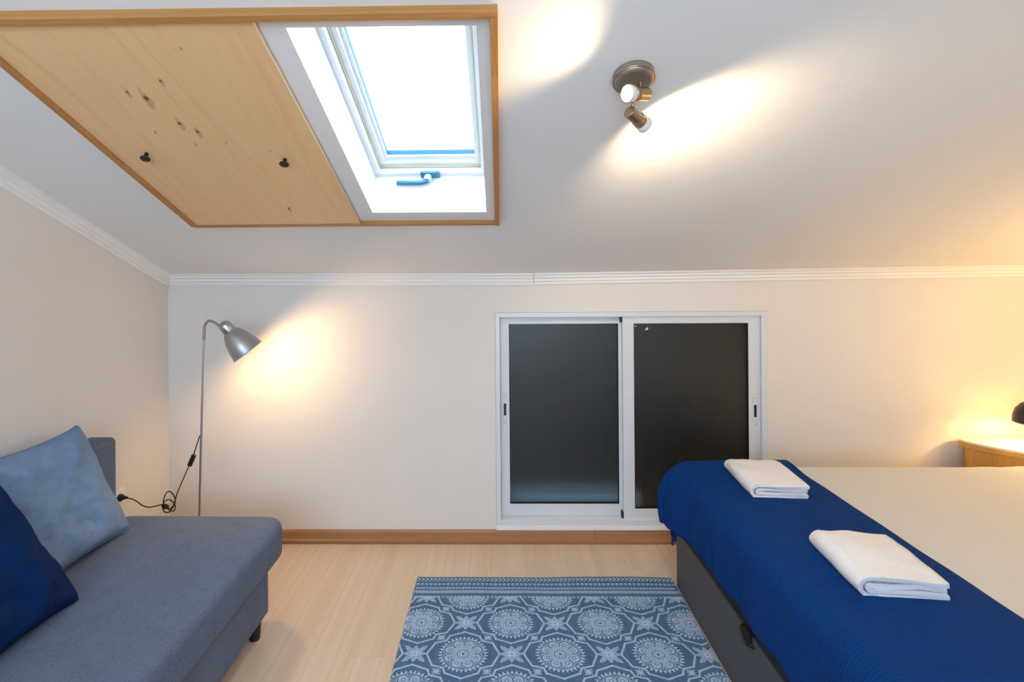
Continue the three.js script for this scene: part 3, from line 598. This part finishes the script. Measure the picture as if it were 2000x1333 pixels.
function towel(label, x, y, z, turn, W, Ln, s) {
  const t = 0.0118, path = [], arc = (cx, cy, r, a0, a1) => { for (let k = 0; k <= 10; k++) { const a = a0 + (a1 - a0) * k / 10; path.push([cx + r * Math.cos(a), cy + r * Math.sin(a)]); } };
  const seg = (x0, y0, x1, y1, w) => { for (let k = 0; k <= 12; k++) path.push([x0 + (x1 - x0) * k / 12, y0 + (y1 - y0) * k / 12 + w * Math.sin(k / 12 * Math.PI * 2 + s)]); };
  // one long strip: top layer, round the left fold, bottom layer, then folded back twice inside
  seg(W - 0.002, 0.0485, 0.029, 0.0545, 0.0022); arc(0.029, 0.0305, 0.024, Math.PI / 2, 1.5 * Math.PI); seg(0.03, 0.0062, W - 0.018, 0.0062, 0.0003); arc(W - 0.017, 0.0133, 0.0071, -Math.PI / 2, Math.PI / 2); seg(W - 0.022, 0.0204, 0.032, 0.0212, 0.0014);
  arc(0.032, 0.0287, 0.0075, 1.5 * Math.PI, Math.PI / 2); seg(0.034, 0.0362, W - 0.010, 0.0352, 0.0018);
  const pts = path.map((p) => new THREE.Vector2(...p)), L = [], R = [];
  pts.forEach((p, i) => { const a = pts[Math.max(0, i - 1)], b = pts[Math.min(pts.length - 1, i + 1)], d = b.clone().sub(a).normalize(), h = t / 2 * 0.96; L.push(new THREE.Vector2(p.x - d.y * h, p.y + d.x * h)); R.push(new THREE.Vector2(p.x + d.y * h, p.y - d.x * h)); });
  const g0 = new THREE.ExtrudeGeometry(new THREE.Shape([...L, ...R.reverse()]), { depth: Ln, steps: 22, bevelEnabled: true, bevelSize: 0.0012, bevelThickness: 0.003, bevelSegments: 2, curveSegments: 1 });
  const g = soften(g0), p = g.attributes.position;
  for (let i = 0; i < p.count; i++) {
    let X = p.getX(i), Y = p.getY(i), Zz = p.getZ(i); const q = Zz / Ln, n = N(X * 12 + s, Zz * 12, s);
    Y *= 1 + 0.12 * Math.sin(q * Math.PI) + 0.10 * n - 0.10 * smooth(0.18, 0, q); X += 0.004 * N(Y * 30, Zz * 9, s) - 0.006 * Math.sin(q * 3); Zz += 0.006 * N(X * 14, Y * 30 + s);
    p.setXYZ(i, X - W / 2, Math.max(0.0004, Y), Zz - Ln / 2);
  }
  g.computeVertexNormals();
  const o = obj('folded_towel', uvm(g), M.towel, scene, [x, y, z], [0, turn, 0]); tag(o, label, 'towel', 'folded towels on the throw'); return o;
}
towel('folded white towel on the throw near the knee wall, the one by the sliding window', 1.178, 0.643, 0.752, -0.08, 0.235, 0.325, 1.3);
towel('folded white towel on the throw farther from the knee wall', 1.178, 0.641, 1.455, -0.1, 0.245, 0.30, 4.1);

// ---------------------------------------------------------------- bedside cabinet and lamp in the far corner
{
  const o = thing('bedside_cabinet', 'honey wood bedside cabinet with pale bow-fronted top in the corner', 'cabinet', [2.93, 0, 0.23]);
  const bow = (x0, z0, z1, in_) => { const s = new THREE.Shape(); s.moveTo(3.235, -z0); s.lineTo(x0 + 0.05 + in_, -z0); s.quadraticCurveTo(x0 + in_, -z0 - 0.004, x0 + in_ + 0.006, -z0 - 0.05); s.quadraticCurveTo(x0 + in_ + 0.05, -(z0 + z1) / 2, x0 + in_ + 0.30, -z1); s.lineTo(3.235, -z1); s.closePath(); return s; };
  const ex = (s, y0, y1, b) => uvm(new THREE.ExtrudeGeometry(s, { depth: y1 - y0 - 2 * b, bevelEnabled: b > 0, bevelSize: b, bevelThickness: b, bevelSegments: 3, curveSegments: 24 }).rotateX(-Math.PI / 2).translate(0, y0 + b, 0).translate(-2.93, 0, -0.23));
  obj('top', ex(bow(2.62, 0.035, 0.405, 0.0), 0.618, 0.628, 0.001), M.cabinetTop, o);
  obj('edge', ex(bow(2.62, 0.035, 0.405, -0.004), 0.590, 0.618, 0.002), M.honey, o);
  obj('body', ex(bow(2.62, 0.05, 0.395, 0.014), 0.06, 0.590, 0), M.honey, o);
  obj('plinth', ex(bow(2.62, 0.06, 0.385, 0.04), 0.002, 0.06, 0), M.bedBlack, o);
}
{
  const o = thing('bedside_lamp', 'black dome reading lamp standing on the bedside cabinet', 'lamp', [3.06, 0.6285, 0.25]);
  obj('base', lathe([[0, 0], [0.062, 0], [0.064, 0.006], [0.058, 0.014], [0.012, 0.018], [0, 0.018]], 40), M.shadeBlack, o);
  obj('stem', tube([[0.02, 0.012, 0], [0.03, 0.15, 0], [0.03, 0.28, 0], [-0.02, 0.335, 0], [-0.10, 0.335, 0], [-0.175, 0.312, 0]], 0.0055, 60, 10), M.shadeBlack, o);
  const s = new THREE.Group(); s.name = 'shade'; s.position.set(-0.195, 0.142, 0); o.add(s);
  obj('dome', lathe([[0.0935, 0], [0.0915, 0.035], [0.081, 0.070], [0.058, 0.100], [0.026, 0.118], [0.024, 0.15], [0.016, 0.168], [0, 0.17], [0, 0.16], [0.02, 0.112], [0.055, 0.097], [0.078, 0.068], [0.089, 0.034], [0.0905, 0]], 56), M.shadeBlack, s);
  obj('lining', lathe([[0.0945, -0.003], [0.0945, 0.002], [0.0895, 0.003], [0.0875, 0.034], [0.076, 0.066], [0.053, 0.094], [0, 0.108], [0, 0.105], [0.052, 0.091], [0.0745, 0.064], [0.086, 0.033], [0.0885, -0.003]], 56), M.white, s);
  obj('bulb', new THREE.SphereGeometry(0.026, 24, 16).translate(0, 0.03, 0), M.bulb, s);
  const L = new THREE.PointLight('#ffcb72', 0.8, 0, 2); L.castShadow = true; L.shadow.radius = 1.2; L.position.set(3.06 - 0.195, 0.6285 + 0.142 + 0.03, 0.25); scene.add(L);
}
{ // globe lamp at the head of the bed, just beyond the frame: it warms the corner of wall and ceiling
  const o = thing('wall_lamp', 'opal globe wall lamp above the head of the bed', 'lamp', [RIGHT, 1.28, 0.95]);
  obj('mount', new THREE.CylinderGeometry(0.05, 0.05, 0.02, 32).rotateZ(Math.PI / 2).translate(-0.01, 0, 0), M.nickelDark, o);
  obj('arm', tube([[-0.015, 0, 0], [-0.07, 0, 0], [-0.1, 0.03, 0]], 0.007, 20, 10), M.nickelDark, o);
  obj('globe_bulb', new THREE.SphereGeometry(0.06, 28, 20).translate(-0.1, 0.09, 0), M.bulbDim, o);
  const L = new THREE.PointLight('#ffca6c', 1.7, 0, 2); L.castShadow = true; L.shadow.radius = 3; L.position.set(RIGHT - 0.1, 1.37, 0.95); scene.add(L);
}
renderer.render(scene, camera);
